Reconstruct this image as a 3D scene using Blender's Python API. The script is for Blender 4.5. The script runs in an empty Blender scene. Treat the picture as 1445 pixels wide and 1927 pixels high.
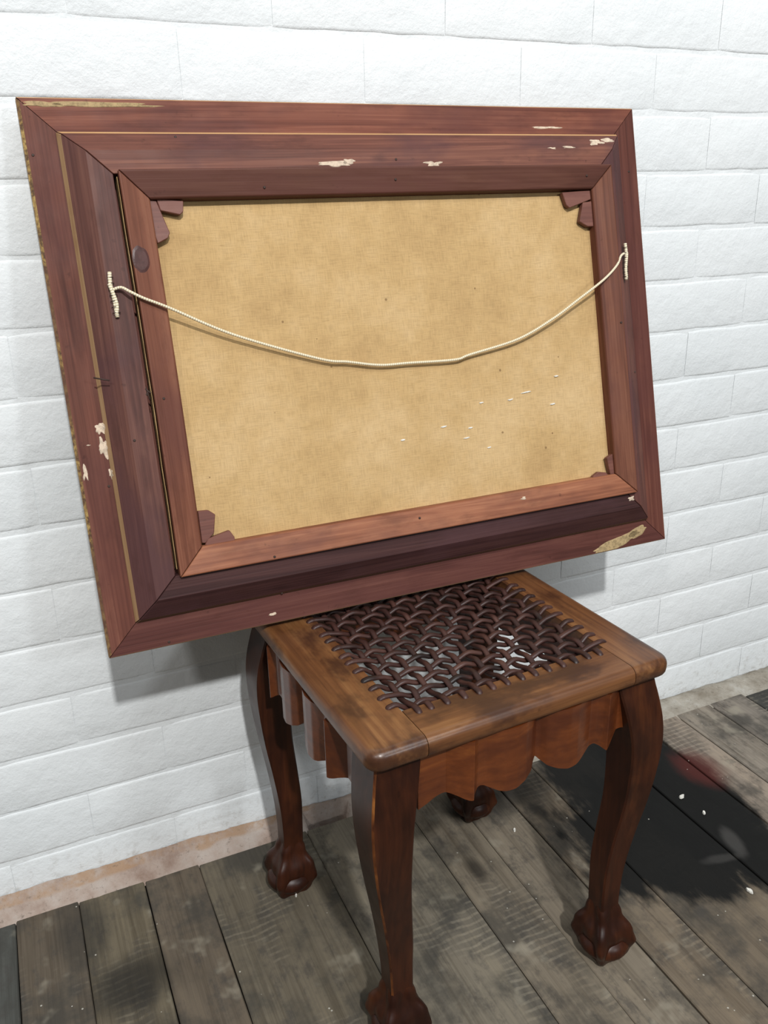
import bpy, bmesh, math, random
from mathutils import Vector, Matrix, noise
rnd = random.Random(7)
scene = bpy.context.scene
col = scene.collection
PI = math.pi

# ------------------------------------------------------------------ camera
CP = Vector((-0.1558, -1.1341, 0.98951)); YAW, PITCH, ROLL = 0.41909, -0.35992, -0.0220
FPX = 1596.0; IW, IH = 1445.0, 1927.0
fwd = Vector((math.sin(YAW)*math.cos(PITCH), math.cos(YAW)*math.cos(PITCH), math.sin(PITCH)))
r0 = Vector((math.cos(YAW), -math.sin(YAW), 0)); u0 = r0.cross(fwd)
rt = math.cos(ROLL)*r0 + math.sin(ROLL)*u0
up = -math.sin(ROLL)*r0 + math.cos(ROLL)*u0
cam = bpy.data.cameras.new('camera'); co = bpy.data.objects.new('camera', cam); col.objects.link(co)
M = Matrix((rt, up, -fwd)).transposed().to_4x4(); M.translation = CP
co.matrix_world = M
cam.sensor_fit = 'VERTICAL'; cam.sensor_height = 36.0; cam.lens = 36.0*FPX/IH
cam.clip_start = 0.02
scene.camera = co
def ray(px, py): return rt*((px-IW/2)/FPX) - up*((py-IH/2)/FPX) + fwd
def hit(px, py, p0, n):
    d = ray(px, py); return CP + d*((Vector(p0)-CP).dot(n)/d.dot(n))

# ------------------------------------------------------------------ light
w = bpy.data.worlds.new('World'); scene.world = w; w.use_nodes = True
bg = w.node_tree.nodes['Background']; bg.inputs[0].default_value = (0.93, 0.97, 1.0, 1); bg.inputs[1].default_value = 0.12
def area(name, loc, target, size, power, color, sy=None):
    l = bpy.data.lights.new(name, 'AREA'); l.size = size; l.energy = power; l.color = color
    if sy: l.shape = 'RECTANGLE'; l.size_y = sy
    o = bpy.data.objects.new(name, l); col.objects.link(o); o.location = loc
    o.rotation_euler = (Vector(target)-Vector(loc)).to_track_quat('-Z', 'Y').to_euler()
    return o
area('ceiling_lamp', (-0.30, -3.55, 3.65), (0.4, -0.1, 0.7), 0.14, 162, (0.99, 0.99, 0.98))
area('ceiling_lamp', (-2.1, -2.9, 3.1), (0.4, -0.1, 0.6), 0.25, 30, (1.0, 0.98, 0.96))
area('window_light', (1.5, -3.6, 2.0), (0.4, 0, 0.6), 0.30, 22, (0.93, 0.97, 1.0))
area('soft_overhead_fill', (0.9, -2.3, 3.3), (0.7, -0.9, 0.0), 2.4, 46, (0.95, 0.98, 1.0), 0.9)  # added soft fill from overhead for ambient light, not a known fixture
vs = scene.view_settings
vs.view_transform = 'Standard'; vs.look = 'None'; vs.exposure = 0.0; vs.gamma = 1.0; vs.use_curve_mapping = False

# ------------------------------------------------------------------ material helpers
class NT:
    def __init__(s, name):
        s.m = bpy.data.materials.new(name); s.m.use_nodes = True; s.t = s.m.node_tree
        s.b = s.t.nodes['Principled BSDF']
    def n(s, typ, **kw):
        nd = s.t.nodes.new(typ)
        for k, v in kw.items(): setattr(nd, k, v)
        return nd
    def put(s, sock, v):
        if isinstance(v, bpy.types.NodeSocket): s.t.links.new(v, sock)
        elif v is not None: sock.default_value = v
    def math(s, op, a, b=None, c=None, clamp=False):
        nd = s.n('ShaderNodeMath', operation=op, use_clamp=clamp)
        for i, v in enumerate((a, b, c)):
            if v is not None: s.put(nd.inputs[i], v)
        return nd.outputs[0]
    def vmath(s, op, a, b=None):
        nd = s.n('ShaderNodeVectorMath', operation=op); s.put(nd.inputs[0], a)
        if b is not None: s.put(nd.inputs[1], b)
        return nd.outputs['Value'] if op in ('LENGTH', 'DOT_PRODUCT', 'DISTANCE') else nd.outputs[0]
    def noise(s, vec, scale, detail=4, rough=0.55, dist=0.0):
        nd = s.n('ShaderNodeTexNoise'); s.put(nd.inputs['Vector'], vec)
        for k, v in (('Scale', scale), ('Detail', detail), ('Roughness', rough), ('Distortion', dist)): nd.inputs[k].default_value = v
        return nd.outputs['Fac']
    def ramp(s, fac, stops, interp='LINEAR'):
        nd = s.n('ShaderNodeValToRGB'); s.put(nd.inputs[0], fac); cr = nd.color_ramp; cr.interpolation = interp
        while len(cr.elements) > 1: cr.elements.remove(cr.elements[-1])
        for i, (p, c) in enumerate(stops):
            e = cr.elements[0] if i == 0 else cr.elements.new(p)
            e.position = p; e.color = (*c, 1) if len(c) == 3 else c
        return nd.outputs[0]
    def mix(s, fac, a, b, blend='MIX'):
        nd = s.n('ShaderNodeMix', data_type='RGBA', blend_type=blend)
        s.put(nd.inputs[0], fac)
        for sock, v in ((nd.inputs[6], a), (nd.inputs[7], b)):
            if isinstance(v, tuple) and len(v) == 3: v = (*v, 1)
            s.put(sock, v)
        return nd.outputs[2]
    def smooth(s, v, lo, hi):
        nd = s.n('ShaderNodeMapRange', interpolation_type='SMOOTHSTEP'); s.put(nd.inputs[0], v)
        nd.inputs[1].default_value = lo; nd.inputs[2].default_value = hi
        return nd.outputs[0]
    def mapping(s, vec, scale=(1,1,1), loc=(0,0,0), rot=(0,0,0)):
        nd = s.n('ShaderNodeMapping'); s.put(nd.inputs[0], vec)
        nd.inputs['Scale'].default_value = scale; nd.inputs['Location'].default_value = loc; nd.inputs['Rotation'].default_value = rot
        return nd.outputs[0]
    def gc(s):   # grain coordinates: x runs along the grain, metres; shifted per object
        a = s.n('ShaderNodeAttribute', attribute_name='gc'); oi = s.n('ShaderNodeObjectInfo')
        r = s.math('MULTIPLY', oi.outputs['Random'], 7.3)
        cx = s.n('ShaderNodeCombineXYZ'); [s.put(cx.inputs[i], r) for i in range(3)]
        return s.vmath('ADD', a.outputs['Vector'], cx.outputs[0])
    def pos(s): return s.n('ShaderNodeNewGeometry').outputs['Position']
    def bump(s, h, strength, dist=0.001, prev=None):
        nd = s.n('ShaderNodeBump'); s.put(nd.inputs['Height'], h)
        nd.inputs['Strength'].default_value = strength; nd.inputs['Distance'].default_value = dist
        if prev: s.put(nd.inputs['Normal'], prev)
        return nd.outputs[0]
    def out(s, color=None, rough=None, normal=None, spec=0.5, coat=0.0, coat_rough=0.2):
        if isinstance(color, tuple) and len(color) == 3: color = (*color, 1)
        s.put(s.b.inputs['Base Color'], color); s.put(s.b.inputs['Roughness'], rough)
        if normal is not None: s.put(s.b.inputs['Normal'], normal)
        s.b.inputs['Specular IOR Level'].default_value = spec
        s.b.inputs['Coat Weight'].default_value = coat; s.b.inputs['Coat Roughness'].default_value = coat_rough
        return s.m

def wood(name, dark, mid, light, rough=0.5, fine=220, blotch=None, spec=0.4, coat=0.0, bump=0.25, ring=26, blot_amt=0.5, blot_scale=9):
    t = NT(name); g = t.gc()
    f1 = t.noise(t.mapping(g, (3.0, fine, fine)), 1.0, 3, 0.6)
    f2 = t.noise(t.mapping(g, (1.2, ring, ring)), 1.0, 4, 0.6, 1.2)
    wv = t.math('SINE', t.math('MULTIPLY', f2, 38.0))
    ringf = t.math('MULTIPLY_ADD', wv, 0.05, t.math('MULTIPLY_ADD', t.math('SUBTRACT', f2, 0.5), 0.75, 0.5))
    c = t.ramp(t.math('MULTIPLY_ADD', t.math('SUBTRACT', f1, 0.5), 0.5, ringf), [(0.22, dark), (0.5, mid), (0.8, light)])
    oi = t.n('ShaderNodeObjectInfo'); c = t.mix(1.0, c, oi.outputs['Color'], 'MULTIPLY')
    if blotch:
        bn = t.smooth(t.noise(t.mapping(g, (0.6, 1, 1)), blot_scale, 4, 0.6), 0.44, 0.66)
        c = t.mix(t.math('MULTIPLY', bn, blot_amt), c, blotch)
    c = t.mix(t.math('MULTIPLY', t.smooth(t.noise(t.mapping(g, (0.35, 1, 1)), 48, 4, 0.65), 0.50, 0.72), 0.35), c, dark)
    sp = t.smooth(t.noise(g, 60, 3, 0.7), 0.66, 0.76)
    c = t.mix(t.math('MULTIPLY', sp, 0.35), c, tuple(x*0.4 for x in dark))
    rg = t.math('MULTIPLY_ADD', t.noise(g, 25, 3), 0.25, rough-0.12)
    return t.out(c, rg, t.bump(f1, bump, 0.0006), spec, coat)

# ---- setting materials
def m_wall():
    t = NT('white_painted_brick'); P = t.pos()
    n1 = t.noise(P, 2.2, 3); n2 = t.noise(P, 38, 5, 0.6); n3 = t.noise(P, 210, 4, 0.65)
    c = t.ramp(n1, [(0.3, (0.685, 0.715, 0.725)), (0.7, (0.765, 0.785, 0.79))])
    # pin holes and scuffs in the paint
    v = t.n('ShaderNodeTexVoronoi'); t.put(v.inputs['Vector'], P); v.inputs['Scale'].default_value = 26
    pit = t.math('MULTIPLY', t.math('LESS_THAN', v.outputs['Distance'], 0.055), t.math('GREATER_THAN', t.noise(P, 7, 2), 0.62))
    c = t.mix(t.math('MULTIPLY', pit, 0.75), c, (0.16, 0.14, 0.12))
    z = t.n('ShaderNodeSeparateXYZ'); t.put(z.inputs[0], P)
    low = t.math('MULTIPLY', t.smooth(z.outputs[2], 0.11, 0.0), t.smooth(t.noise(P, 60, 5, 0.7), 0.50, 0.68))
    c = t.mix(t.math('MULTIPLY', low, 0.45), c, (0.36, 0.33, 0.29))
    h = t.math('ADD', t.math('MULTIPLY', n2, 1.2), t.math('MULTIPLY', n3, 0.45)); h = t.math('MULTIPLY_ADD', t.noise(P, 13, 3), 2.2, h)
    h = t.math('SUBTRACT', h, t.math('MULTIPLY', pit, 0.8))
    return t.out(c, 0.55, t.bump(h, 0.6, 0.0026), 0.35)
def m_rubble():
    t = NT('raw_plaster_edge'); P = t.pos()
    n1 = t.noise(P, 16, 5, 0.65); n2 = t.noise(P, 120, 5, 0.7); x = t.n('ShaderNodeSeparateXYZ'); t.put(x.inputs[0], P)
    pink = t.ramp(n1, [(0.3, (0.22, 0.145, 0.11)), (0.5, (0.36, 0.285, 0.24)), (0.72, (0.44, 0.385, 0.345))])
    grey = t.ramp(n1, [(0.3, (0.20, 0.17, 0.13)), (0.55, (0.36, 0.33, 0.28)), (0.75, (0.50, 0.48, 0.44))])
    c = t.mix(t.smooth(x.outputs[0], 0.15, 0.6), pink, grey)
    brick = t.math('MULTIPLY', t.math('MULTIPLY', t.smooth(t.noise(P, 22, 4, 0.7), 0.38, 0.6), 1.0), t.smooth(t.math('MULTIPLY_ADD', n1, 0.012, x.outputs[2]), 0.017, 0.020)); brick = t.math('MULTIPLY', brick, t.smooth(x.outputs[0], 1.0, 0.3))
    c = t.mix(t.math('MULTIPLY', brick, 0.7), c, (0.33, 0.20, 0.11))
    c = t.mix(t.math('MULTIPLY', t.smooth(n2, 0.56, 0.72), 0.6), c, (0.10, 0.08, 0.06))
    return t.out(c, 0.9, t.bump(n2, 0.8, 0.003), 0.2)
def m_plank():
    t = NT('weathered_floor_plank'); P = t.pos(); g = t.gc(); oi = t.n('ShaderNodeObjectInfo')
    f1 = t.noise(t.mapping(g, (6, 260, 260)), 1, 4, 0.65)
    f2 = t.noise(t.mapping(g, (2.2, 30, 30)), 1, 4, 0.6, 0.8)
    bl = t.noise(g, 11, 5, 0.62); bl2 = t.noise(t.mapping(g, (1, 1.6, 1)), 26, 5, 0.7)
    tint = oi.outputs['Color']
    c = t.mix(1.0, tint, t.ramp(t.math('ADD', t.math('MULTIPLY', f1, 0.4), t.math('MULTIPLY', f2, 0.6)), [(0.3, (0.48, 0.45, 0.42)), (0.52, (1, 1, 1)), (0.72, (1.28, 1.25, 1.18))]), 'MULTIPLY')
    c = t.mix(t.math('MULTIPLY', t.smooth(bl, 0.46, 0.66), 0.72), c, (0.045, 0.043, 0.038))
    c = t.mix(t.math('MULTIPLY', t.smooth(bl2, 0.50, 0.70), 0.6), c, (0.055, 0.05, 0.045))
    c = t.mix(t.math('MULTIPLY', t.smooth(t.noise(g, 17, 3, 0.6), 0.58, 0.74), 0.45), c, (0.33, 0.30, 0.235))
    # saw marks across the board, in patches
    gx = t.n('ShaderNodeSeparateXYZ'); t.put(gx.inputs[0], g)
    ph = t.math('ADD', t.math('MULTIPLY', gx.outputs[0], 560.0), t.math('MULTIPLY', t.noise(g, 14, 3), 12.0))
    sw = t.smooth(t.math('SINE', ph), 0.1, 0.9)
    patch = t.smooth(t.noise(t.mapping(g, (0.7, 1, 1)), 8, 3), 0.53, 0.64)
    frag = t.smooth(t.noise(g, 70, 3, 0.6), 0.42, 0.6)
    saw = t.math('MULTIPLY', t.math('MULTIPLY', sw, patch), frag)
    c = t.mix(t.math('MULTIPLY', saw, 0.30), c, (0.24, 0.215, 0.17))
    nsaw = t.math('MULTIPLY', t.math('MULTIPLY', t.math('SUBTRACT', 1.0, sw), patch), 0.35)
    c = t.mix(nsaw, c, (0.05, 0.048, 0.045))
    # knots
    v = t.n('ShaderNodeTexVoronoi'); t.put(v.inputs['Vector'], t.mapping(g, (4, 9, 9))); v.inputs['Scale'].default_value = 1.0
    kn = t.smooth(v.outputs['Distance'], 0.16, 0.04)
    c = t.mix(t.math('MULTIPLY', kn, 0.8), c, (0.028, 0.024, 0.02))
    # the large black scorched stain and smaller dark ones (flat, a shape of their own)
    wob = t.math('MULTIPLY', t.math('SUBTRACT', t.noise(t.mapping(P, (26, 7, 1)), 1.0, 5, 0.65), 0.5), 1.0)
    wob2 = t.math('MULTIPLY', t.math('SUBTRACT', t.noise(P, 9, 3, 0.6), 0.5), 0.7)
    def stain(cx, cy, rx, ry, rot, amt, colr, soft=0.16):
        nonlocal c
        q = t.mapping(t.vmath('SUBTRACT', P, (cx, cy, 0)), (1, 1, 0), (0, 0, 0), (0, 0, rot))
        q = t.vmath('MULTIPLY', q, (1/rx, 1/ry, 0))
        dd = t.math('ADD', t.math('ADD', t.vmath('LENGTH', q), wob), wob2)
        m = t.math('MULTIPLY', t.smooth(dd, 1+soft, 1-soft), amt); c = t.mix(m, c, colr)
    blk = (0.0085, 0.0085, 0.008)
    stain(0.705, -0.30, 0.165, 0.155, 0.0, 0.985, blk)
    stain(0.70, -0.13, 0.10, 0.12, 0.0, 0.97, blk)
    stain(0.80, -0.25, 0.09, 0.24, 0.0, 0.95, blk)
    stain(0.50, -0.10, 0.10, 0.05, 0.0, 0.75, (0.02, 0.018, 0.016), 0.4)
    stain(-0.135, -0.215, 0.05, 0.045, 0.0, 0.8, (0.022, 0.02, 0.017), 0.5)
    stain(-0.185, -0.10, 0.035, 0.06, 0.0, 0.6, (0.03, 0.028, 0.025), 0.5)
    stain(-0.13, -0.33, 0.05, 0.05, 0.0, 0.6, (0.03, 0.028, 0.025), 0.5)
    stain(0.88, -0.20, 0.035, 0.05, 0.0, 0.6, (0.10, 0.022, 0.018), 0.5)
    stain(0.79, -0.365, 0.012, 0.03, 0.3, 0.22, (0.17, 0.16, 0.15), 0.5)
    stain(0.75, -0.385, 0.03, 0.008, 0.2, 0.15, (0.17, 0.16, 0.15), 0.5)
    # crumbs of paint trodden into the boards
    v2 = t.n('ShaderNodeTexVoronoi'); t.put(v2.inputs['Vector'], P); v2.inputs['Scale'].default_value = 55
    sp = t.math('MULTIPLY', t.math('LESS_THAN', v2.outputs['Distance'], 0.07), t.math('GREATER_THAN', t.noise(P, 13, 2), 0.55))
    c = t.mix(t.math('MULTIPLY', sp, 0.7), c, (0.5, 0.48, 0.42))
    h = t.math('ADD', t.math('MULTIPLY', f1, 0.7), t.math('MULTIPLY', saw, 0.3))
    rg = t.math('MULTIPLY_ADD', bl2, 0.3, 0.55)
    return t.out(c, rg, t.bump(h, 0.45, 0.0012), 0.13)
MWALL, MRUB, MPLANK = m_wall(), m_rubble(), m_plank()
tt = NT('dark_void'); MVOID = tt.out((0.01, 0.009, 0.008), 1.0, spec=0.1)

# ---- object materials
M_RAIL  = wood('stained_frame_pine', (0.052, 0.015, 0.010), (0.135, 0.046, 0.030), (0.23, 0.095, 0.060), 0.62, 300, (0.085, 0.027, 0.023), 0.22, 0, 0.6, 22, 0.6, 9)
M_RAIL2 = wood('stained_backing_pine', (0.045, 0.017, 0.014), (0.110, 0.044, 0.034), (0.19, 0.085, 0.060), 0.58, 320, (0.070, 0.030, 0.033), 0.24, 0, 0.6, 22, 0.6, 9)
M_STR   = wood('stretcher_pine', (0.075, 0.023, 0.012), (0.175, 0.064, 0.035), (0.27, 0.118, 0.066), 0.58, 280, (0.10, 0.034, 0.026), 0.24, 0, 0.5, 22, 0.6, 9)
M_TAN   = wood('bare_pine_edge', (0.20, 0.105, 0.045), (0.36, 0.215, 0.105), (0.50, 0.34, 0.19), 0.65, 200)
M_KEY   = wood('wedge_wood', (0.085, 0.030, 0.022), (0.15, 0.055, 0.040), (0.20, 0.085, 0.06), 0.55, 200)
M_SEAT  = wood('worn_seat_wood', (0.060, 0.021, 0.008), (0.150, 0.060, 0.021), (0.28, 0.135, 0.050), 0.36, 180, (0.035, 0.012, 0.006), 0.45, 0.10, 0.3, 12, 0.85, 22)
M_EDGE  = M_SEAT
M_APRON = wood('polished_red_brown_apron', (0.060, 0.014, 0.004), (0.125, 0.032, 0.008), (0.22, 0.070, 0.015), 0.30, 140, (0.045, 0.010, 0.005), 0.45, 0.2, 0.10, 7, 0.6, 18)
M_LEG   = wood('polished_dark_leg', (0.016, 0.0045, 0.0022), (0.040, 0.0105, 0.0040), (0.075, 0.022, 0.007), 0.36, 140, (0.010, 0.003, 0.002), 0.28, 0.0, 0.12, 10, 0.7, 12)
def m_gilt():
    t = NT('worn_gilt_edge'); g = t.gc(); n = t.noise(g, 140, 5, 0.7)
    c = t.ramp(n, [(0.42, (0.10, 0.055, 0.03)), (0.56, (0.33, 0.21, 0.07)), (0.68, (0.50, 0.35, 0.13))])
    c = t.mix(t.math('MULTIPLY', t.smooth(t.noise(g, 7, 3, 0.6), 0.42, 0.60), 0.8), c, (0.12, 0.055, 0.035))
    return t.out(c, 0.45, t.bump(n, 0.5, 0.0008), 0.4)
def m_canvas():
    t = NT('unprimed_canvas_back'); g = t.gc()
    n1 = t.noise(g, 5, 4, 0.6); n2 = t.noise(g, 30, 4, 0.6)
    wx = t.noise(t.mapping(g, (60, 900, 1)), 1, 2); wy = t.noise(t.mapping(g, (900, 60, 1)), 1, 2)
    fib = t.math('ADD', wx, wy)
    c = t.ramp(t.math('MULTIPLY_ADD', n2, 0.3, t.math('MULTIPLY', n1, 0.7)), [(0.32, (0.36, 0.228, 0.100)), (0.5, (0.455, 0.302, 0.138)), (0.68, (0.535, 0.375, 0.195))])
    c = t.mix(0.55, c, t.ramp(fib, [(0.75, (0.42, 0.42, 0.42)), (1.0, (0.5, 0.5, 0.5)), (1.25, (0.58, 0.58, 0.58))]), 'OVERLAY')
    sl = t.smooth(t.noise(t.mapping(g, (45, 420, 1)), 1, 3, 0.7), 0.62, 0.74)
    c = t.mix(t.math('MULTIPLY', sl, 0.35), c, (0.22, 0.13, 0.05))
    v = t.n('ShaderNodeTexVoronoi'); t.put(v.inputs['Vector'], g); v.inputs['Scale'].default_value = 34
    sp = t.math('MULTIPLY', t.math('LESS_THAN', v.outputs['Distance'], 0.06), t.math('GREATER_THAN', t.noise(g, 9, 2), 0.5))
    c = t.mix(t.math('MULTIPLY', sp, 0.7), c, (0.16, 0.09, 0.04))
    return t.out(c, 0.85, t.bump(t.math('MULTIPLY_ADD', n2, 0.6, fib), 0.35, 0.0006), 0.2)
def m_cord():
    t = NT('cream_twisted_cord'); g = t.gc(); s = t.n('ShaderNodeSeparateXYZ'); t.put(s.inputs[0], g)
    tw = t.math('SINE', t.math('ADD', t.math('MULTIPLY', s.outputs[0], 2200.0), t.math('MULTIPLY', s.outputs[1], 2.0)))
    c = t.mix(t.smooth(tw, -1.0, 0.6), (0.60, 0.50, 0.33), (0.80, 0.73, 0.56))
    return t.out(c, 0.75, t.bump(tw, 0.6, 0.0005), 0.25)
def m_hide():
    t = NT('dark_rawhide_thong'); g = t.gc()
    n = t.noise(t.mapping(g, (30, 90, 90)), 1, 4); n2 = t.noise(g, 22, 3)
    c = t.ramp(t.math('MULTIPLY_ADD', n2, 0.6, t.math('MULTIPLY', n, 0.4)), [(0.35, (0.012, 0.006, 0.005)), (0.52, (0.045, 0.017, 0.013)), (0.7, (0.085, 0.036, 0.026))])
    return t.out(c, t.math('MULTIPLY_ADD', n, 0.3, 0.34), t.bump(n, 0.5, 0.0010), 0.4)
def m_plain(name, c, rough=0.7, sc=90, amt=0.35):
    t = NT(name); P = t.gc(); n = t.noise(P, sc, 5, 0.7)
    cc = t.mix(t.math('MULTIPLY', t.smooth(n, 0.4, 0.65), amt), c, tuple(x*0.45 for x in c))
    return t.out(cc, rough, t.bump(n, 0.5, 0.0008), 0.3)
def m_worn():
    t = NT('worn_leg_arris'); g = t.gc(); n = t.noise(t.mapping(g, (0.5, 1, 1)), 30, 4, 0.65)
    c = t.ramp(n, [(0.42, (0.040, 0.0105, 0.004)), (0.56, (0.13, 0.040, 0.010)), (0.68, (0.30, 0.115, 0.026))])
    return t.out(c, 0.4, t.bump(n, 0.3, 0.0008), 0.35)
M_WORN = m_worn()
M_GILT, M_CANVAS, M_CORD, M_HIDE = m_gilt(), m_canvas(), m_cord(), m_hide()
M_IRON = m_plain('rusty_iron', (0.045, 0.026, 0.02), 0.6)
M_PATCH = m_plain('cream_plaster_smear', (0.62, 0.50, 0.38), 0.85, 160, 0.6)
M_BARE = m_plain('splintered_bare_wood', (0.40, 0.29, 0.15), 0.85, 160, 0.75)
M_FLAKE_GLINT = m_plain('white_flake_and_glint', (0.72, 0.70, 0.64), 0.7, 200, 0.2)
M_SCORCH = m_plain('dark_knot', (0.085, 0.038, 0.034), 0.4, 60, 0.5)

# ------------------------------------------------------------------ mesh helpers
def tag(o, label=None, cat=None, group=None, kind=None):
    for k, v in (('label', label), ('category', cat), ('group', group), ('kind', kind)):
        if v: o[k] = v
    return o
def mesh_obj(name, verts, faces, mats, parent=None, gcs=None, mi=None, smooth=False, angle=None):
    me = bpy.data.meshes.new(name); me.from_pydata([tuple(v) for v in verts], [], faces); 
    a = me.attributes.new('gc', 'FLOAT_VECTOR', 'POINT')
    gl = gcs if gcs else verts
    a.data.foreach_set('vector', [c for v in gl for c in v])
    for m in (mats if isinstance(mats, (list, tuple)) else [mats]): me.materials.append(m)
    if mi: me.polygons.foreach_set('material_index', mi)
    bm = bmesh.new(); bm.from_mesh(me); bmesh.ops.recalc_face_normals(bm, faces=bm.faces); bm.to_mesh(me); bm.free()
    if smooth: me.polygons.foreach_set('use_smooth', [True]*len(me.polygons))
    if angle is not None:
        me.polygons.foreach_set('use_smooth', [True]*len(me.polygons))
        try: me.set_sharp_from_angle(angle=angle)
        except Exception: pass
    me.update()
    o = bpy.data.objects.new(name, me); col.objects.link(o)
    if parent: o.parent = parent
    return o
def empty(name, mat):
    o = bpy.data.objects.new(name, None); col.objects.link(o); o.matrix_world = mat; o.empty_display_size = 0.05; return o
def bevel(o, wd, seg=2, angle=0.6):
    m = o.modifiers.new('bevel', 'BEVEL'); m.width = wd; m.segments = seg; m.limit_method = 'ANGLE'; m.angle_limit = angle; return o
def tube(name, pts, rad, mat, parent=None, ns=8, flat=1.0, up0=(0, 0, 1), cap=True):
    """swept tube; rad number or list; flat = height/width; gc = (length, angle, 0)"""
    pts = [Vector(p) for p in pts]; n = len(pts); vs_, gs, fs = [], [], []
    L = 0.0; side = None
    for i, p in enumerate(pts):
        tn = (pts[min(i+1, n-1)]-pts[max(i-1, 0)]).normalized()
        if i: L += (p-pts[i-1]).length
        s = tn.cross(Vector(up0))
        if s.length < 1e-4: s = side if side else tn.orthogonal()
        s.normalize(); side = s; b = s.cross(tn)
        r = rad[i] if isinstance(rad, (list, tuple)) else rad
        for k in range(ns):
            a = 2*PI*k/ns
            vs_.append(p + s*(math.cos(a)*r) + b*(math.sin(a)*r*flat)); gs.append((L, a/6.2832*0.02 if ns < 99 else 0, 0.0))
    for i in range(n-1):
        for k in range(ns):
            k2 = (k+1) % ns; fs.append((i*ns+k, i*ns+k2, (i+1)*ns+k2, (i+1)*ns+k))
    if cap: fs.append(tuple(range(ns))); fs.append(tuple((n-1)*ns+k for k in range(ns)))
    return mesh_obj(name, vs_, fs, mat, parent, gs, None, True)
def spline(pts, sub=6):
    P = [Vector(p) for p in pts]; out = []
    for i in range(len(P)-1):
        a, b, c, d = P[max(i-1, 0)], P[i], P[i+1], P[min(i+2, len(P)-1)]
        for k in range(sub):
            t = k/sub
            out.append(0.5*((2*b)+(c-a)*t+(2*a-5*b+4*c-d)*t*t+(3*b-a-3*c+d)*t**3))
    out.append(P[-1]); return out
def interp(tab, x):
    if x <= tab[0][0]: return tab[0][1]
    for (a, va), (b, vb) in zip(tab, tab[1:]):
        if x <= b: f = (x-a)/(b-a); return va+(vb-va)*f
    return tab[-1][1]
def sinterp(tab, x):   # smooth (catmull) version
    n = len(tab)
    if x <= tab[0][0]: return tab[0][1]
    if x >= tab[-1][0]: return tab[-1][1]
    for i in range(n-1):
        if x <= tab[i+1][0]:
            t = (x-tab[i][0])/(tab[i+1][0]-tab[i][0])
            a, b, c, d = tab[max(i-1, 0)][1], tab[i][1], tab[i+1][1], tab[min(i+2, n-1)][1]
            return 0.5*((2*b)+(c-a)*t+(2*a-5*b+4*c-d)*t*t+(3*b-a-3*c+d)*t**3)

# ------------------------------------------------------------------ wall
X0, X1, ZTOP = -1.25, 2.35, 1.55
def box(x0, x1, y0, y1, z0, z1):
    v = [(x, y, z) for x in (x0, x1) for y in (y0, y1) for z in (z0, z1)]
    f = [(0, 1, 3, 2), (4, 6, 7, 5), (0, 4, 5, 1), (2, 3, 7, 6), (0, 2, 6, 4), (1, 5, 7, 3)]
    return v, f
v, f = box(X0-1.2, X1+2.0, 0.0014, 0.15, -0.05, ZTOP+1.2)
wall = tag(mesh_obj('wall_back', v, f, MWALL), kind='structure')
CH, ZB, PITCHX = 0.085, 0.0752, 0.24
def brick_mesh(L, seed):
    """front face at y=0; wavering upper and lower arrises thick with paint, ends nearly flush"""
    r = random.Random(seed); h = CH-0.0040; n = 7; vv = []; ff = []
    rows = [(0, .02), (0, .0022), (.0016, .0007), (.0048, 0.0), (h/2, -.0003), (h-.0048, 0.0), (h-.0016, .0007), (h, .0022), (h, .02)]
    m = len(rows)
    for i in range(n+1):
        x = L*i/n; wl = r.uniform(-.0011, .0011); wh = r.uniform(-.0011, .0011); e = .0009 if i in (0, n) else 0
        for k, (z, y) in enumerate(rows):
            f = max(0, 1-z/.012); g_ = max(0, 1-(h-z)/.012)
            vv.append((x, y+(e if y < .01 else 0)+(r.uniform(-.0002, .0002) if y < .01 else 0), z+f*wl+g_*wh))
    for i in range(n):
        for k in range(m-1): a = i*m+k; ff.append((a, a+1, a+m+1, a+m))
    return vv, ff
variants = [brick_mesh(PITCHX-0.0012, s) for s in range(7)]
vm = []
for s, (bv, bf) in enumerate(variants):
    o = mesh_obj('brick', bv, bf, MWALL, wall, None, None, True); vm.append(o); o.hide_render = False
first = [True]*7
for k in range(-1, 17):
    off = -0.145 if k % 2 == 0 else -0.026
    z = ZB + k*CH + 0.0022
    i = int(math.floor((X0-off)/PITCHX))+1
    x = off+i*PITCHX
    while x+PITCHX < X1:
        s = rnd.randrange(7)
        o = vm[s] if first[s] else vm[s].copy()
        if not first[s]: col.objects.link(o); o.parent = wall
        first[s] = False
        o.location = (x+0.0006, rnd.uniform(-.0003, .0003), z+rnd.uniform(-.0012, .0012))
        o.rotation_euler = (rnd.uniform(-.003, .003), rnd.uniform(-.0015, .0015), 0)
        x += PITCHX

# broken plaster edge between wall and boards
nx, ny = 1300, 8; vv = []; ff = []
for i in range(nx+1):
    x = X0-1.2+(X1-X0+3.2)*i/nx
    top = interp([(-.3, .019), (0, .015), (.3, .006), (.7, -.001), (1.3, -.004)], x)+0.0035*noise.noise((x*22, 1.7, 0))+0.002*noise.noise((x*90, 4, 0))
    top += 0.006
    yl = interp([(-.3, -.038), (.1, -.044), (.9, -.064), (1.3, -.058)], x)
    hole = 0.183 < x < 0.262
    for j in range(ny+1):
        s = j/ny
        if s < 0.35: y = -0.001-0.010*(s/.35); z = top-(top-0.010)*0.55*(s/.35)
        else:
            q = (s-.35)/.65; y = -0.011+(yl+0.011)*q; z = (top-(top-0.010)*0.55)*(1-q)+(-0.004)*q
        if 0 < j: z += 0.0035*noise.noise((x*30, y*60, 3)); y += 0.003*noise.noise((x*35, z*60, 9))
        if hole and j >= 3: z = -0.028
        vv.append((x, y, z))
for i in range(nx):
    for j in range(ny):
        a = i*(ny+1)+j; ff.append((a, a+1, a+ny+2, a+ny+1))
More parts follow.
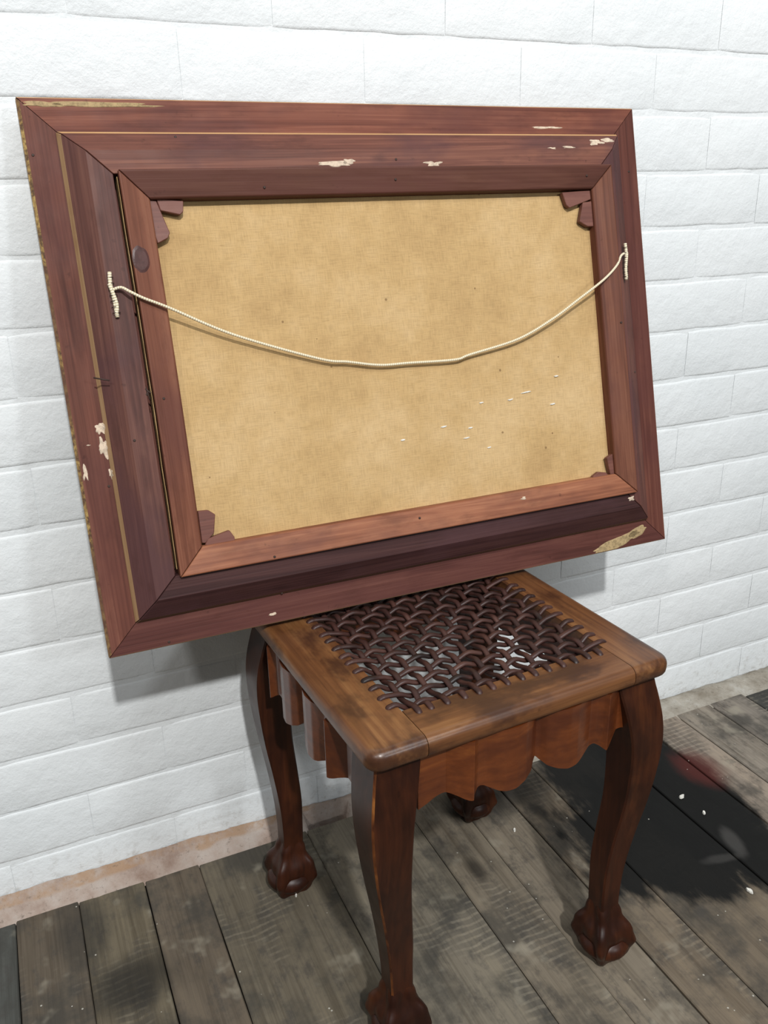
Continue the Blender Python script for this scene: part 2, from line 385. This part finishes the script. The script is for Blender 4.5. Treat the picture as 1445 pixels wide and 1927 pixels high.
tag(mesh_obj('trim_1', vv, ff, MRUB, None, None, None, True), kind='structure')

# ------------------------------------------------------------------ floor
v, f = box(X0-1.2, X1+2.0, -3.0, 0.02, -0.09, -0.030)
floor = tag(mesh_obj('floor', v, f, MVOID), kind='structure')
edges = [-2.40, -2.21, -2.05, -1.88, -1.70, -1.54, -1.37, -1.20, -1.03, -0.86, -0.70, -0.52, -0.40, -0.272, -0.184, -0.087, -0.002, 0.176, 0.350, 0.437, 0.5215, 0.606, 0.768, 0.8745, 0.955, 1.044, 1.131, 1.30, 1.47, 1.62, 1.80, 1.95, 2.10, 2.30, 2.47, 2.62, 2.80, 2.97, 3.15, 3.30, 3.48, 3.65, 3.82, 4.0, 4.18, 4.34]
base = (0.150, 0.128, 0.095)
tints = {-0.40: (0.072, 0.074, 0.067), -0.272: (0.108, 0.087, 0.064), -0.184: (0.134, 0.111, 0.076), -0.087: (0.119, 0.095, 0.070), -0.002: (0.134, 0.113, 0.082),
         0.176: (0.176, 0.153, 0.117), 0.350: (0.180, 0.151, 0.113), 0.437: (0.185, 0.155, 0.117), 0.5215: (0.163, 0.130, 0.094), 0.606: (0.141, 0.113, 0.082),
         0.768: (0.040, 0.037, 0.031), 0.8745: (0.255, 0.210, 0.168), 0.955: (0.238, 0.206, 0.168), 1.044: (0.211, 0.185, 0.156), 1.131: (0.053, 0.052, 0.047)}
for a, b in zip(edges, edges[1:]):
    gap = rnd.uniform(0.0008, 0.0018) if a < 0.4 else rnd.uniform(0.0018, 0.003)
    if a in (0.768, 1.131, 0.955): gap = 0.005
    y1 = interp([(-.3, -.035), (.1, -.040), (.9, -.056), (1.3, -.052)], (a+b)/2)+rnd.uniform(-.003, .002)
    if a == 1.131: y1 = -.063
    ny_ = 24; vv, gs, ff = [], [], []; zt = rnd.uniform(-.0012, 0.0)
    for i in range(ny_+1):
        s = (i/ny_)**1.6; y = y1+(-2.9-y1)*s
        wl = 0.0012*noise.noise((y*6, a*31, 0)); wr = 0.0012*noise.noise((y*6, b*31, 5))
        for (x, z) in ((a+gap/2+wl, -.022), (a+gap/2+wl, -.0015), (a+gap/2+.0015+wl, 0), (b-gap/2-.0015+wr, 0), (b-gap/2+wr, -.0015), (b-gap/2+wr, -.022)):
            vv.append((x, y, z+zt)); gs.append((y, x, z))
    for i in range(ny_):
        for k in range(6):
            k2 = (k+1) % 6; ff.append((i*6+k, i*6+k2, i*6+6+k2, i*6+6+k))
    ff.append(tuple(range(6))); ff.append(tuple(ny_*6+k for k in range(6)))
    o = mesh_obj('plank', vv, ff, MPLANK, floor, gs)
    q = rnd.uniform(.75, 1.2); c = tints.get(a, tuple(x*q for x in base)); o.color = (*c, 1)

# ------------------------------------------------------------------ stool
SZ, SA = 0.46994, 0.0478
SX, SY = 0.29952, -0.27996
stool = empty('stool', Matrix.Translation((SX, SY, 0)) @ Matrix.Rotation(SA, 4, 'Z'))
tag(stool, 'carved red-brown wooden stool with woven hide thong seat and ball-and-claw feet', 'stool')
HW, HD, RW = 0.2005, 0.2035, 0.066
IX0, IX1, IY0, IY1 = -0.134, 0.142, -0.146, 0.143       # seat opening
TH = 0.026
def arc(cx, cy, r, a0, a1, n=6): return [(cx+r*math.cos(a0+(a1-a0)*k/n), cy+r*math.sin(a0+(a1-a0)*k/n)) for k in range(n+1)]
R, NOSE, g = 0.018, 0.0105, 0.0004
def seat_rail(outline, grain):
    """outline(t): plan outline with its outer edges drawn in by t; the outer edges get a rounded nosing"""
    lv = [(NOSE*(1-math.cos(a)), SZ-TH+NOSE*(1-math.sin(a))) for a in [PI/2*(1-k/5) for k in range(6)]]
    lv = [(NOSE-NOSE*math.cos(PI/2*k/5), SZ-NOSE+NOSE*math.sin(PI/2*k/5)) for k in range(6)]
    lv = [(t, SZ-TH+(SZ-z)) for t, z in reversed(lv)]+lv
    vv, ff = [], []; n = len(outline(0))
    for t, z in lv: vv += [(x, y, z) for x, y in outline(t)]
    for k in range(len(lv)-1):
        for i in range(n): i2 = (i+1) % n; ff.append((k*n+i, k*n+i2, k*n+n+i2, k*n+n+i))
    ff.append(tuple(reversed(range(n)))); ff.append(tuple((len(lv)-1)*n+i for i in range(n)))
    gs = [(x, y, z) if grain == 'x' else (y, x, z) for x, y, z in vv]
    return mesh_obj('seat_rail', vv, ff, M_SEAT, stool, gs, None, False, 0.6)
def lpo(t): return arc(-HW+R, HD-R, R-t, PI/2, PI)+arc(-HW+R, -HD+R, R-t, PI, 1.5*PI)+[(IX0-g, -HD+t), (IX0-g, HD-t)]
def rpo(t): return arc(HW-R, -HD+R, R-t, 1.5*PI, 2*PI)+arc(HW-R, HD-R, R-t, 0, PI/2)+[(IX1+g, HD-t), (IX1+g, -HD+t)]
seat_rail(lpo, 'y'); seat_rail(rpo, 'y')
seat_rail(lambda t: [(IX0+g, -HD+t), (IX1-g, -HD+t), (IX1-g, IY0), (IX0+g, IY0)], 'x')
seat_rail(lambda t: [(IX0+g, IY1), (IX1-g, IY1), (IX1-g, HD-t), (IX0+g, HD-t)], 'x')

# woven thongs: plain weave, ends tucked into holes in the rails
NA, NB = 14, 14
RS = 0.0038
ax = [IX0+0.014+(IX1-IX0-0.026)*i/(NA-1)+rnd.uniform(-.0026, .0026) for i in range(NA)]
by = [IY0+0.013+(IY1-IY0-0.026)*j/(NB-1)+rnd.uniform(-.0026, .0026) for j in range(NB)]
AMP = 0.0030; ZC = SZ-0.0050
def strand(cross, a0, a1, fixed, along, parity, sd):
    r = random.Random(sd); pts = []
    def P(s, z, w=0): return (s, fixed+w, z) if along == 'x' else (fixed+w, s, z)
    e = 0.0115
    pts += [P(a0-e-0.001, SZ-0.010), P(a0-e, SZ-0.001), P(a0-e*0.55, SZ+0.0012), P(a0+0.000, SZ+0.0010)]
    for i, c in enumerate(cross):
        s = 1 if (i+parity) % 2 == 0 else -1
        pts.append(P(c, ZC+s*AMP+r.uniform(-.0006, .0006), r.uniform(-.0012, .0012)))
    pts += [P(a1, SZ+0.0010), P(a1+e*0.55, SZ+0.0012), P(a1+e, SZ-0.001), P(a1+e+0.001, SZ-0.010)]
    pp = spline(pts, 4)
    tube('thong', pp, [RS*r.uniform(.93, 1.07) for _ in pp], M_HIDE, stool, 8, 0.72)
for i, x in enumerate(ax): strand(by, IY0, IY1, x, 'y', i, 100+i)
for j, y in enumerate(by): strand(ax, IX0, IX1, y, 'x', j+1, 300+j)

# aprons
AO = 0.186
ZS = SZ-TH
BOT = [(0, .384), (.004, .380), (.012, .3725), (.028, .366), (.042, .3635), (.055, .3655), (.066, .3715), (.078, .3775), (.086, .3745), (.092, .3695), (.098, .3700), (.110, .3765), (.120, .3805), (.130, .3795), (.142, .374), (.165, .366)]
DEP = [(0, -.001), (.004, .0015), (.010, .0070), (.022, .0125), (.036, .0150), (.050, .0135), (.062, .0095), (.073, .0055), (.082, .0060), (.0885, .0105), (.0920, .0150), (.0930, .0150), (.1175, .0010), (.1190, 0), (.165, 0)]
def apron(rot, c, hl, hr):
    N = 150; vv, gs, ff = [], [], []
    ss = sorted(set([-hl+(hl+hr)*k/N for k in range(N+1)]+[s*q for q in (.0920, .0930, .1175, .1190, .004) for s in (-1, 1)]+[0.0]))
    NZ = 6
    for s in ss:
        a = abs(s); zb = sinterp(BOT, a); d = interp(DEP, a)
        for k in range(NZ+1):
            z = zb+(ZS+0.001-zb)*k/NZ; vv.append((s+c, -AO-d, z)); gs.append((s, z, d))
        vv.append((s+c, -AO+0.018, ZS+0.001)); gs.append((s, .5, .02)); vv.append((s+c, -AO+0.018, zb)); gs.append((s, .4, .02))
    m = NZ+3
    for i in range(len(ss)-1):
        for k in range(m):
            k2 = (k+1) % m; ff.append((i*m+k, i*m+k2, (i+1)*m+k2, (i+1)*m+k))
    ff.append(tuple(range(m))); ff.append(tuple((len(ss)-1)*m+k for k in range(m)))
    o = mesh_obj('apron', vv, ff, M_APRON, stool, gs, None, False, 0.5)
    o.rotation_euler = (0, 0, rot); return o
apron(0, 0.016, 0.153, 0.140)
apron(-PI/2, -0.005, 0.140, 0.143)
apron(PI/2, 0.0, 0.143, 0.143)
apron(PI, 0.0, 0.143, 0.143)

# legs
OUT = [(.06, .1665), (.075, .1663), (.09, .166), (.12, .1675), (.16, .1715), (.21, .179), (.26, .188), (.31, .195), (.35, .1985), (.38, .198), (.41, .194), (.445, .188)]
WID = [(.06, .030), (.075, .030), (.09, .030), (.12, .031), (.16, .034), (.21, .037), (.26, .041), (.31, .046), (.35, .050), (.38, .053), (.41, .0545), (.445, .055)]
def leg(su, sv, du, dv, first_ref=None):
    """su, sv: corner signs; du, dv: how far the foot stands off its nominal place"""
    def P(a, b, z):
        f = max(0, (0.43-z)/0.43); return (su*a+du*f, sv*b+dv*f, z)
    zs = [.070+.375*(k/44)**1.0 for k in range(45)]
    vv, gs, ff, mm = [], [], [], []
    for z in zs:
        o = sinterp(OUT, z); wd = sinterp(WID, z); i = o-wd
        c = 0.0022
        flare = max(0, (.062-z)/.032)
        c = min(c, wd*.42)
        ring = [(o-c, o), (o, o-c), (o, i+c), (o-c, i), (i+c, i), (i, i+c), (i, o-c), (i+c, o)]
        for a, b in ring: vv.append(P(a, b, z)); gs.append((z, a, b))
    for k in range(len(zs)-1):
        for j in range(8):
            j2 = (j+1) % 8; ff.append((k*8+j, k*8+j2, k*8+8+j2, k*8+8+j)); mm.append(1 if j == 0 else 0)
    ff.append(tuple(range(8))); ff.append(tuple((len(zs)-1)*8+j for j in range(8)))
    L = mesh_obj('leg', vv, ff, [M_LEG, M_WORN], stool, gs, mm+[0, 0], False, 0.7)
    # carved foot: four claws run down the corners, the ball shows between them
    cc = 0.1515
    CL = [(0, .028), (.010, .034), (.020, .0395), (.030, .0425), (.040, .0425), (.050, .0385), (.060, .032), (.070, .0255), (.082, .0205), (.095, .0180)]
    SD = [(0, .021), (.010, .0235), (.020, .0255), (.030, .0262), (.040, .0285), (.050, .0275), (.060, .0225), (.070, .0180), (.082, .0148), (.095, .0135)]
    vv, ff, gs = [], [], []; nz, nm = 26, 64
    for a in range(nz+1):
        z = 0.0005+0.0925*a/nz; rc, rs_ = sinterp(CL, z), sinterp(SD, z)
        ctr = sinterp(OUT, max(z, .075))-sinterp(WID, max(z, .075))/2
        mixc = min(1, max(0, (z-.03)/.045)); q = P(cc*(1-mixc)+ctr*mixc, cc*(1-mixc)+ctr*mixc, z)
        for b in range(nm):
            ph = 2*PI*b/nm; k = (0.5+0.5*math.cos(4*(ph-PI/4)))**(3.4 if z < .05 else 3.4-2.6*min(1, (z-.05)/.03))
            r = rs_+(rc-rs_)*k; r += 0.0012*k*math.sin(z*260)
            vv.append((q[0]+r*math.cos(ph), q[1]+r*math.sin(ph), z)); gs.append((z, r*math.cos(ph), r*math.sin(ph)))
    for a in range(nz):
        for b in range(nm):
            b2 = (b+1) % nm; ff.append((a*nm+b, a*nm+b2, (a+1)*nm+b2, (a+1)*nm+b))
    ff.append(tuple(range(nm))); ff.append(tuple(nz*nm+b for b in range(nm)))
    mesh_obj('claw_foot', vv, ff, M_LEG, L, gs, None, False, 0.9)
    vv, ff, gs = [], [], []; nl, nm = 12, 24
    for a in range(nl+1):
        th = PI*a/nl
        for b in range(nm):
            ph = 2*PI*b/nm; sq = 1-0.13*max(0, -math.cos(th))
            x = 0.0345*math.sin(th)**.8*math.cos(ph)*sq; y = 0.0345*math.sin(th)**.8*math.sin(ph)*sq
            q = P(cc, cc, 0.0); vv.append((q[0]+x, q[1]+y, 0.0205+0.0198*math.cos(th))); gs.append((vv[-1][2], x, y))
    for a in range(nl):
        for b in range(nm):
            b2 = (b+1) % nm; ff.append((a*nm+b, a*nm+b2, (a+1)*nm+b2, (a+1)*nm+b))
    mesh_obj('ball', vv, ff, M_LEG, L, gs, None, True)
    return L
leg(-1, -1, 0.006, 0.006)
leg(1, -1, 0.010, -0.020)
leg(-1, 1, -0.026, -0.006)
leg(1, 1, 0.002, 0.000)

# ------------------------------------------------------------------ framed painting, seen from the back
FO = Vector((-0.09758, -0.19240, 0.47834))
FR = Vector((0.99989, -0.014847, 0.000688)).normalized(); FU = Vector((0.002968, 0.244848, 0.969557)).normalized()
FN = FR.cross(FU).normalized(); FU = FN.cross(FR)
FM = Matrix((FR, FU, FN)).transposed().to_4x4(); FM.translation = FO
pic = empty('framed_painting', FM)
tag(pic, 'large framed painting leaning backwards on white brick wall, bare canvas and cord showing', 'painting')
W, H = 0.8318, 0.6369
def fuv(px, py, n=0.0):
    q = hit(px, py, FO+FN*n, FN)-FO; return q.dot(FR), q.dot(FU)
def bars(name, rect, prof, mats, mi, gap=0.0004, parent=pic, bev=0.0, sides='LRTB', tweak=None):
    """mitred rails: prof = closed list of (inset, height); one object per side"""
    x0, y0, x1, y1 = rect; res = {}
    for s in sides:
        vv, gs, ff, mm = [], [], [], []
        NS = 12
        for k in range(NS+1):
            t = k/NS
            for d, n in prof:
                if s in 'BT':
                    xa, xb = x0+d+gap, x1-d-gap; y = y0+d if s == 'B' else y1-d; x = xa+(xb-xa)*t; gvec = (x, y, n)
                else:
                    ya, yb = y0+d+gap, y1-d-gap; x = x0+d if s == 'L' else x1-d; y = ya+(yb-ya)*t; gvec = (y, x, n)
                if tweak: x, y = tweak(s, t, x, y)
                vv.append((x, y, n)); gs.append(gvec)
        m = len(prof)
        for k in range(NS):
            for j in range(m):
                j2 = (j+1) % m; ff.append((k*m+j, k*m+j2, k*m+m+j2, k*m+m+j)); mm.append(mi[j])
        ff.append(tuple(range(m))); mm.append(0); ff.append(tuple(NS*m+j for j in range(m))); mm.append(0)
        o = mesh_obj(name, vv, ff, mats, parent, gs, mm)
        if bev: bevel(o, bev, 1)
        res[s] = o
    return res
# front moulding with gilt outer edge; flat stained back
def wobble(s, t, x, y): return x, y
TAILP = [(0.060, 0), (0.095, -0.004), (0.095, -0.018), (0.070, -0.034), (0.045, -0.044), (0.022, -0.034)]
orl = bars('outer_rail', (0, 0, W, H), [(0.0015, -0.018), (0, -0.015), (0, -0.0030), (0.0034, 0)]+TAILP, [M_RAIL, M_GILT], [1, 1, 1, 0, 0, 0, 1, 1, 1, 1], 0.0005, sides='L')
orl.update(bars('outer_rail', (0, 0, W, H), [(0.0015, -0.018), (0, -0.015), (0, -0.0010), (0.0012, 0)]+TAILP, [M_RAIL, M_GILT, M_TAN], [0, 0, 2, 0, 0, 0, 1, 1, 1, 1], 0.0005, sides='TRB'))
# raised backing moulding: bare side strip, bevel, flat
R2 = (0.0355, 0.0355, 0.7995, 0.6005)
BV0, BV1 = 0.0045, 0.0265
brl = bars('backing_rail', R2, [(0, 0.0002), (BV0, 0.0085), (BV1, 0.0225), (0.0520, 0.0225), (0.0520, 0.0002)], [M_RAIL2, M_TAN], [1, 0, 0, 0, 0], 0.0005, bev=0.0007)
# stretcher, faces sloping in towards the canvas
R3 = (0.0925, 0.0855, 0.7635, 0.5515)
def tw(s, t, x, y):
    if s == 'L': return x+0.0016*math.sin(PI*t), y
    return x, y
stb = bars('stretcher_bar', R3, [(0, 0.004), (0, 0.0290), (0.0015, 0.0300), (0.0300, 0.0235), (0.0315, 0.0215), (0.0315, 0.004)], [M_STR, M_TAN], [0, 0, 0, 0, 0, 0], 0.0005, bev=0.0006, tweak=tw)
for res, tn in ((orl, dict(L=(1.0, 1.0, 1.0), T=(1.2, 1.12, 1.05), R=(.72, .66, .70), B=(.66, .62, .72))),  # stain tone per bar; shade of up- and down-facing slopes is put in too
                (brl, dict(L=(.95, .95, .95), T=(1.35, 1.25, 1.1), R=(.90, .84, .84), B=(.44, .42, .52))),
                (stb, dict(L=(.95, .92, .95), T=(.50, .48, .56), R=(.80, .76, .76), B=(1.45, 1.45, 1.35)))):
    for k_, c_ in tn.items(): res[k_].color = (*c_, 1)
# canvas
nx, ny = 60, 44; vv, gs, ff = [], [], []
cx0, cy0, cx1, cy1 = R3[0]+.006, R3[1]+.006, R3[2]-.006, R3[3]-.006
for i in range(nx+1):
    for j in range(ny+1):
        x = cx0+(cx1-cx0)*i/nx; y = cy0+(cy1-cy0)*j/ny
        vv.append((x, y, 0.0085+0.0010*noise.noise((x*5, y*6, 2))+0.0003*noise.noise((x*40, y*12, 7)))); gs.append((x, y, 0))
for i in range(nx):
    for j in range(ny): a = i*(ny+1)+j; ff.append((a, a+1, a+ny+2, a+ny+1))
nv = len(vv); vv += [(x, y, 0.0062) for x, y, z in vv]; gs += gs
ff += [tuple(nv+i for i in reversed(f_)) for f_ in ff]
mesh_obj('canvas', vv, ff, M_CANVAS, pic, gs, None, True)
# ragged turned-over canvas edge in the gap beside the left stretcher bar
for s in range(1):
    vv, ff, gs = [], [], []
    for k in range(81):
        t = k/80; y = 0.095+0.45*t; wv = 0.0016*noise.noise((y*35, 1, 0))+.001*noise.noise((y*110, 4, 0))
        x = R3[0]-0.0012+0.0016*math.sin(PI*t); top = 0.021+0.005*noise.noise((y*16, 8, 0))
        for dx, z in ((0, .006), (0, top), (-.0006+wv*.3, top), (-.0006, .006)): vv.append((x+dx, y, z)); gs.append((y, x+z, 0))
    for k in range(80):
        for j in range(4): j2 = (j+1) % 4; ff.append((k*4+j, k*4+j2, k*4+4+j2, k*4+4+j))
    mesh_obj('canvas_fold', vv, ff, M_CANVAS, pic, gs)
# corner wedges
def wedge(pix, n0=0.011, n1=0.0185):
    p = [fuv(x, y, n1) for x, y in pix]; n = len(p)
    vv = [(a, b, n0) for a, b in p]+[(a, b, n1) for a, b in p]
    ff = [tuple(reversed(range(n))), tuple(range(n, 2*n))]+[(i, (i+1) % n, n+(i+1) % n, n+i) for i in range(n)]
    bevel(mesh_obj('corner_wedge', vv, ff, M_KEY, pic), 0.0007, 1)
wedge([(278, 376), (294, 378), (320, 438), (316, 448), (297, 458), (290, 440)])
wedge([(294, 374), (345, 378), (345, 398), (339, 404), (302, 396)])
wedge([(1058, 362), (1110, 358), (1112, 375), (1072, 391), (1066, 386)])
wedge([(1097, 381), (1116, 378), (1122, 426), (1106, 426), (1091, 417)])
wedge([(372, 962), (392, 960), (405, 968), (403, 1003), (387, 1022), (380, 1022)])
wedge([(386, 1026), (391, 1014), (432, 998), (441, 1010), (444, 1022), (420, 1030)])
wedge([(1142, 862), (1164, 846), (1172, 905), (1152, 908)])
wedge([(1114, 910), (1117, 896), (1127, 888), (1141, 889), (1154, 908), (1150, 914)])

def surf(u, v):   # height of the back of the frame at (u, v)
    def ins(r): return min(u-r[0], r[2]-u, v-r[1], r[3]-v)
    d = ins(R3)
    if 0 <= d <= 0.0315: return 0.0304-max(0, d-.0015)*0.0065/0.0285
    if d > 0: return 0.0085
    d = ins(R2)
    if 0 <= d:
        if d < BV0: return 0.0085*d/BV0
        return 0.0085+(0.0225-0.0085)*min(1, (d-BV0)/(BV1-BV0))
    return 0.0
# cord
def FP(px, py, n): u, v = fuv(px, py, n); return (u, v, n)
cp = [FP(213, 545, .0265), FP(228, 541, .030), FP(245, 549, .0345), FP(270, 561, .0345), FP(320, 580, .030), FP(440, 630, .022), FP(600, 675, .0175), FP(655, 681, .0165), FP(715, 687, .016), FP(770, 683, .016), FP(855, 677, .0165), FP(885, 667, .017), FP(975, 638, .020), FP(1040, 600, .025), FP(1085, 566, .030), FP(1135, 527, .0345), FP(1160, 500, .030), FP(1168, 482, .028), FP(1174, 477, .0265)]
cord = tube('hanging_cord', spline(cp, 8), 0.0017, M_CORD, pic, 8)
def lashing(top, bot, off):
    a, b = Vector(FP(*top, .0250)), Vector(FP(*bot, .0250)); d = b-a
    tube('cord_tail', spline([a, a+d*.3+Vector((off, 0, .0006)), a+d*.6, b], 6), 0.0023, M_CORD, cord, 8)
    c0 = a+d*.34+Vector((off*1.2, 0, .001))
    tube('cord_tail', spline([c0+Vector((off*.5, .004, 0)), c0, a+d*.7+Vector((-off, 0, .001)), b+Vector((off*.3, .003, .0008))], 6), 0.0023, M_CORD, cord, 8)
    for k in range(7):
        c = a+d*(.12+.13*k); r = 0.0027 if k < 2 else 0.0042
        ring = [c+Vector((math.cos(t)*r, 0.0003*math.sin(t*2), math.sin(t)*0.0028)) for t in [2*PI*q/12 for q in range(13)]]
        tube('cord_wrap', ring, 0.00035, M_IRON, cord, 4, 1, (0, 1, 0.01))
lashing((206, 512), (221, 597), -0.0015)
lashing((1176, 458), (1178, 527), 0.0010)
# nails and nail holes
def nail(px, py, r=0.0022):
    u, v = fuv(px, py, 0.01); z = surf(u, v); u, v = fuv(px, py, z); z = surf(u, v)
    vv, ff = [], []; n = 10
    for dz, rr in ((-.002, r), (.0004, r), (.0008, r*.6)):
        for k in range(n): vv.append((u+rr*math.cos(2*PI*k/n), v+rr*math.sin(2*PI*k/n), z+dz))
    for q in range(2):
        for k in range(n): ff.append((q*n+k, q*n+(k+1) % n, q*n+n+(k+1) % n, q*n+n+k))
    ff.append(tuple(range(2*n, 3*n))); ff.append(tuple(range(n)))
    mesh_obj('nail', vv, ff, M_IRON, pic)
for q in [(62, 292), (1183, 323), (330, 258), (745, 300), (253, 829), (277, 742), (308, 750), (1163, 608), (1193, 700), (517, 1048), (205, 915), (531, 1116), (318, 1208), (790, 975), (498, 352), (745, 337), (1105, 330)]: nail(*q, 0.0016)
for a, b in (((176, 711), (206, 716)), ((268, 728), (284, 740)), ((272, 722), (282, 752))):   # bent nails and a wire end
    pa, pb = FP(*a, 0.020), FP(*b, 0.0255); tube('bent_nail', [pa, pb], 0.0009, M_IRON, pic, 6)
# plaster smears, chips, bare patches and painted pinhole glints
def patch(px, py, ru, rv, mat, seed, name, rot=0.0, rough=.55, nn=26, th=0.0005):
    r = random.Random(seed); u, v = fuv(px, py, 0.0)
    for _ in range(4): z = surf(u, v); u, v = fuv(px, py, z)
    rim = []
    for k in range(nn):
        a = 2*PI*k/nn; q = 1+rough*(noise.noise((math.cos(a)*1.6+seed, math.sin(a)*1.6, seed*.7))*1.5+r.uniform(-.12, .12)); q = max(.25, q)
        x, y = ru*q*math.cos(a), rv*q*math.sin(a); rim.append((u+x*math.cos(rot)-y*math.sin(rot), v+x*math.sin(rot)+y*math.cos(rot)))
    vv, ff = [], []; ringn = 4
    for s in range(ringn, 0, -1):
        for (a, b) in rim:
            x, y = min(max(u+(a-u)*s/ringn, .0008), W-.0008), min(max(v+(b-v)*s/ringn, .0014), H-.0008)
            vv.append((x, y, surf(x, y)+(th if s < ringn else -0.0003)))
    vv.append((u, v, surf(u, v)+th))
    for s in range(ringn-1):
        for k in range(nn): k2 = (k+1) % nn; ff.append((s*nn+k, s*nn+k2, s*nn+nn+k2, s*nn+nn+k))
    c = len(vv)-1
    for k in range(nn): ff.append(((ringn-1)*nn+k, (ringn-1)*nn+(k+1) % nn, c))
    mesh_obj(name, vv, ff, mat, pic)
for k, (px, py, ru, rv) in enumerate([(630, 309, .022, .0034), (655, 304, .008, .003), (815, 308, .012, .0035), (1030, 240, .022, .0018), (1120, 268, .013, .0045), (1145, 264, .010, .003), (1070, 277, .010, .002), (1040, 279, .006, .0016),
                                      (186, 806, .0055, .0085), (194, 842, .0055, .011), (166, 838, .002, .001), (160, 890, .003, .008), (208, 890, .002, .006), (512, 1156, .006, .002), (985, 938, .005, .002), (1188, 938, .006, .003)]):
    patch(px, py, ru, rv, M_PATCH, k+1, 'plaster_smear')
patch(1160, 1020, .052, .0088, M_BARE, 31, 'chipped_patch', 0.20, .30, 40)
patch(1200, 1000, .020, .0075, M_BARE, 37, 'chipped_patch', 0.25, .30, 30)
patch(180, 197, .075, .0030, M_BARE, 41, 'chipped_patch', 0.0, .45, 44)
patch(80, 196, .022, .0035, M_BARE, 43, 'chipped_patch', 0.0, .45, 34)
patch(265, 488, .0095, .016, M_SCORCH, 53, 'knot', 0.0, .10, 30, 0.0005)
for k, (px, py, ru) in enumerate([(990, 738, .008), (1046, 708, .004), (905, 758, .004), (960, 752, .005), (1040, 760, .005), (835, 803, .005), (885, 805, .004), (878, 824, .005), (758, 828, .004), (920, 842, .004)]):
    patch(px, py, ru, .0011, M_FLAKE_GLINT, 70+k, 'pinhole_glint', 0.1, .3, 14, 0.0013)  # light through canvas pinholes, put in as pale patches

# ------------------------------------------------------------------ crumbs on the floor
def flake(px, py, r, seed):
    q = random.Random(seed); p = hit(px, py, (0, 0, 0), Vector((0, 0, 1))); n = 9
    rim = [(r*q.uniform(.5, 1.1)*math.cos(2*PI*k/n), r*.6*q.uniform(.5, 1.1)*math.sin(2*PI*k/n)) for k in range(n)]
    vv = [(a, b, 0) for a, b in rim]+[(a*.85, b*.85, .0022+q.uniform(0, .0012)) for a, b in rim]
    ff = [tuple(reversed(range(n))), tuple(range(n, 2*n))]+[(k, (k+1) % n, n+(k+1) % n, n+k) for k in range(n)]
    o = mesh_obj('paint_flake', vv, ff, M_FLAKE_GLINT); o.location = (p.x, p.y, -0.0004); o.rotation_euler = (0, 0, q.uniform(0, 3)); return o
for k, (x, y, r, lb) in enumerate([
        (1283, 1500, .0070, 'largest white paint flake lying on the black scorched floor stain'),
        (1325, 1530, .0055, 'rounded white paint flake on black stain, next to the largest flake'),
        (1410, 1677, .0060, 'white paint flake at outer rim of the black scorched floor stain'),
        (968, 1563, .0050, 'white paint flake on grey plank midway between two stool legs'),
        (557, 1686, .0030, 'tiny white paint flake in front of claw foot by the plaster edge')]):
    tag(flake(x, y, r, 20+k), lb, 'paint flake', 'paint flakes scattered on the floor')
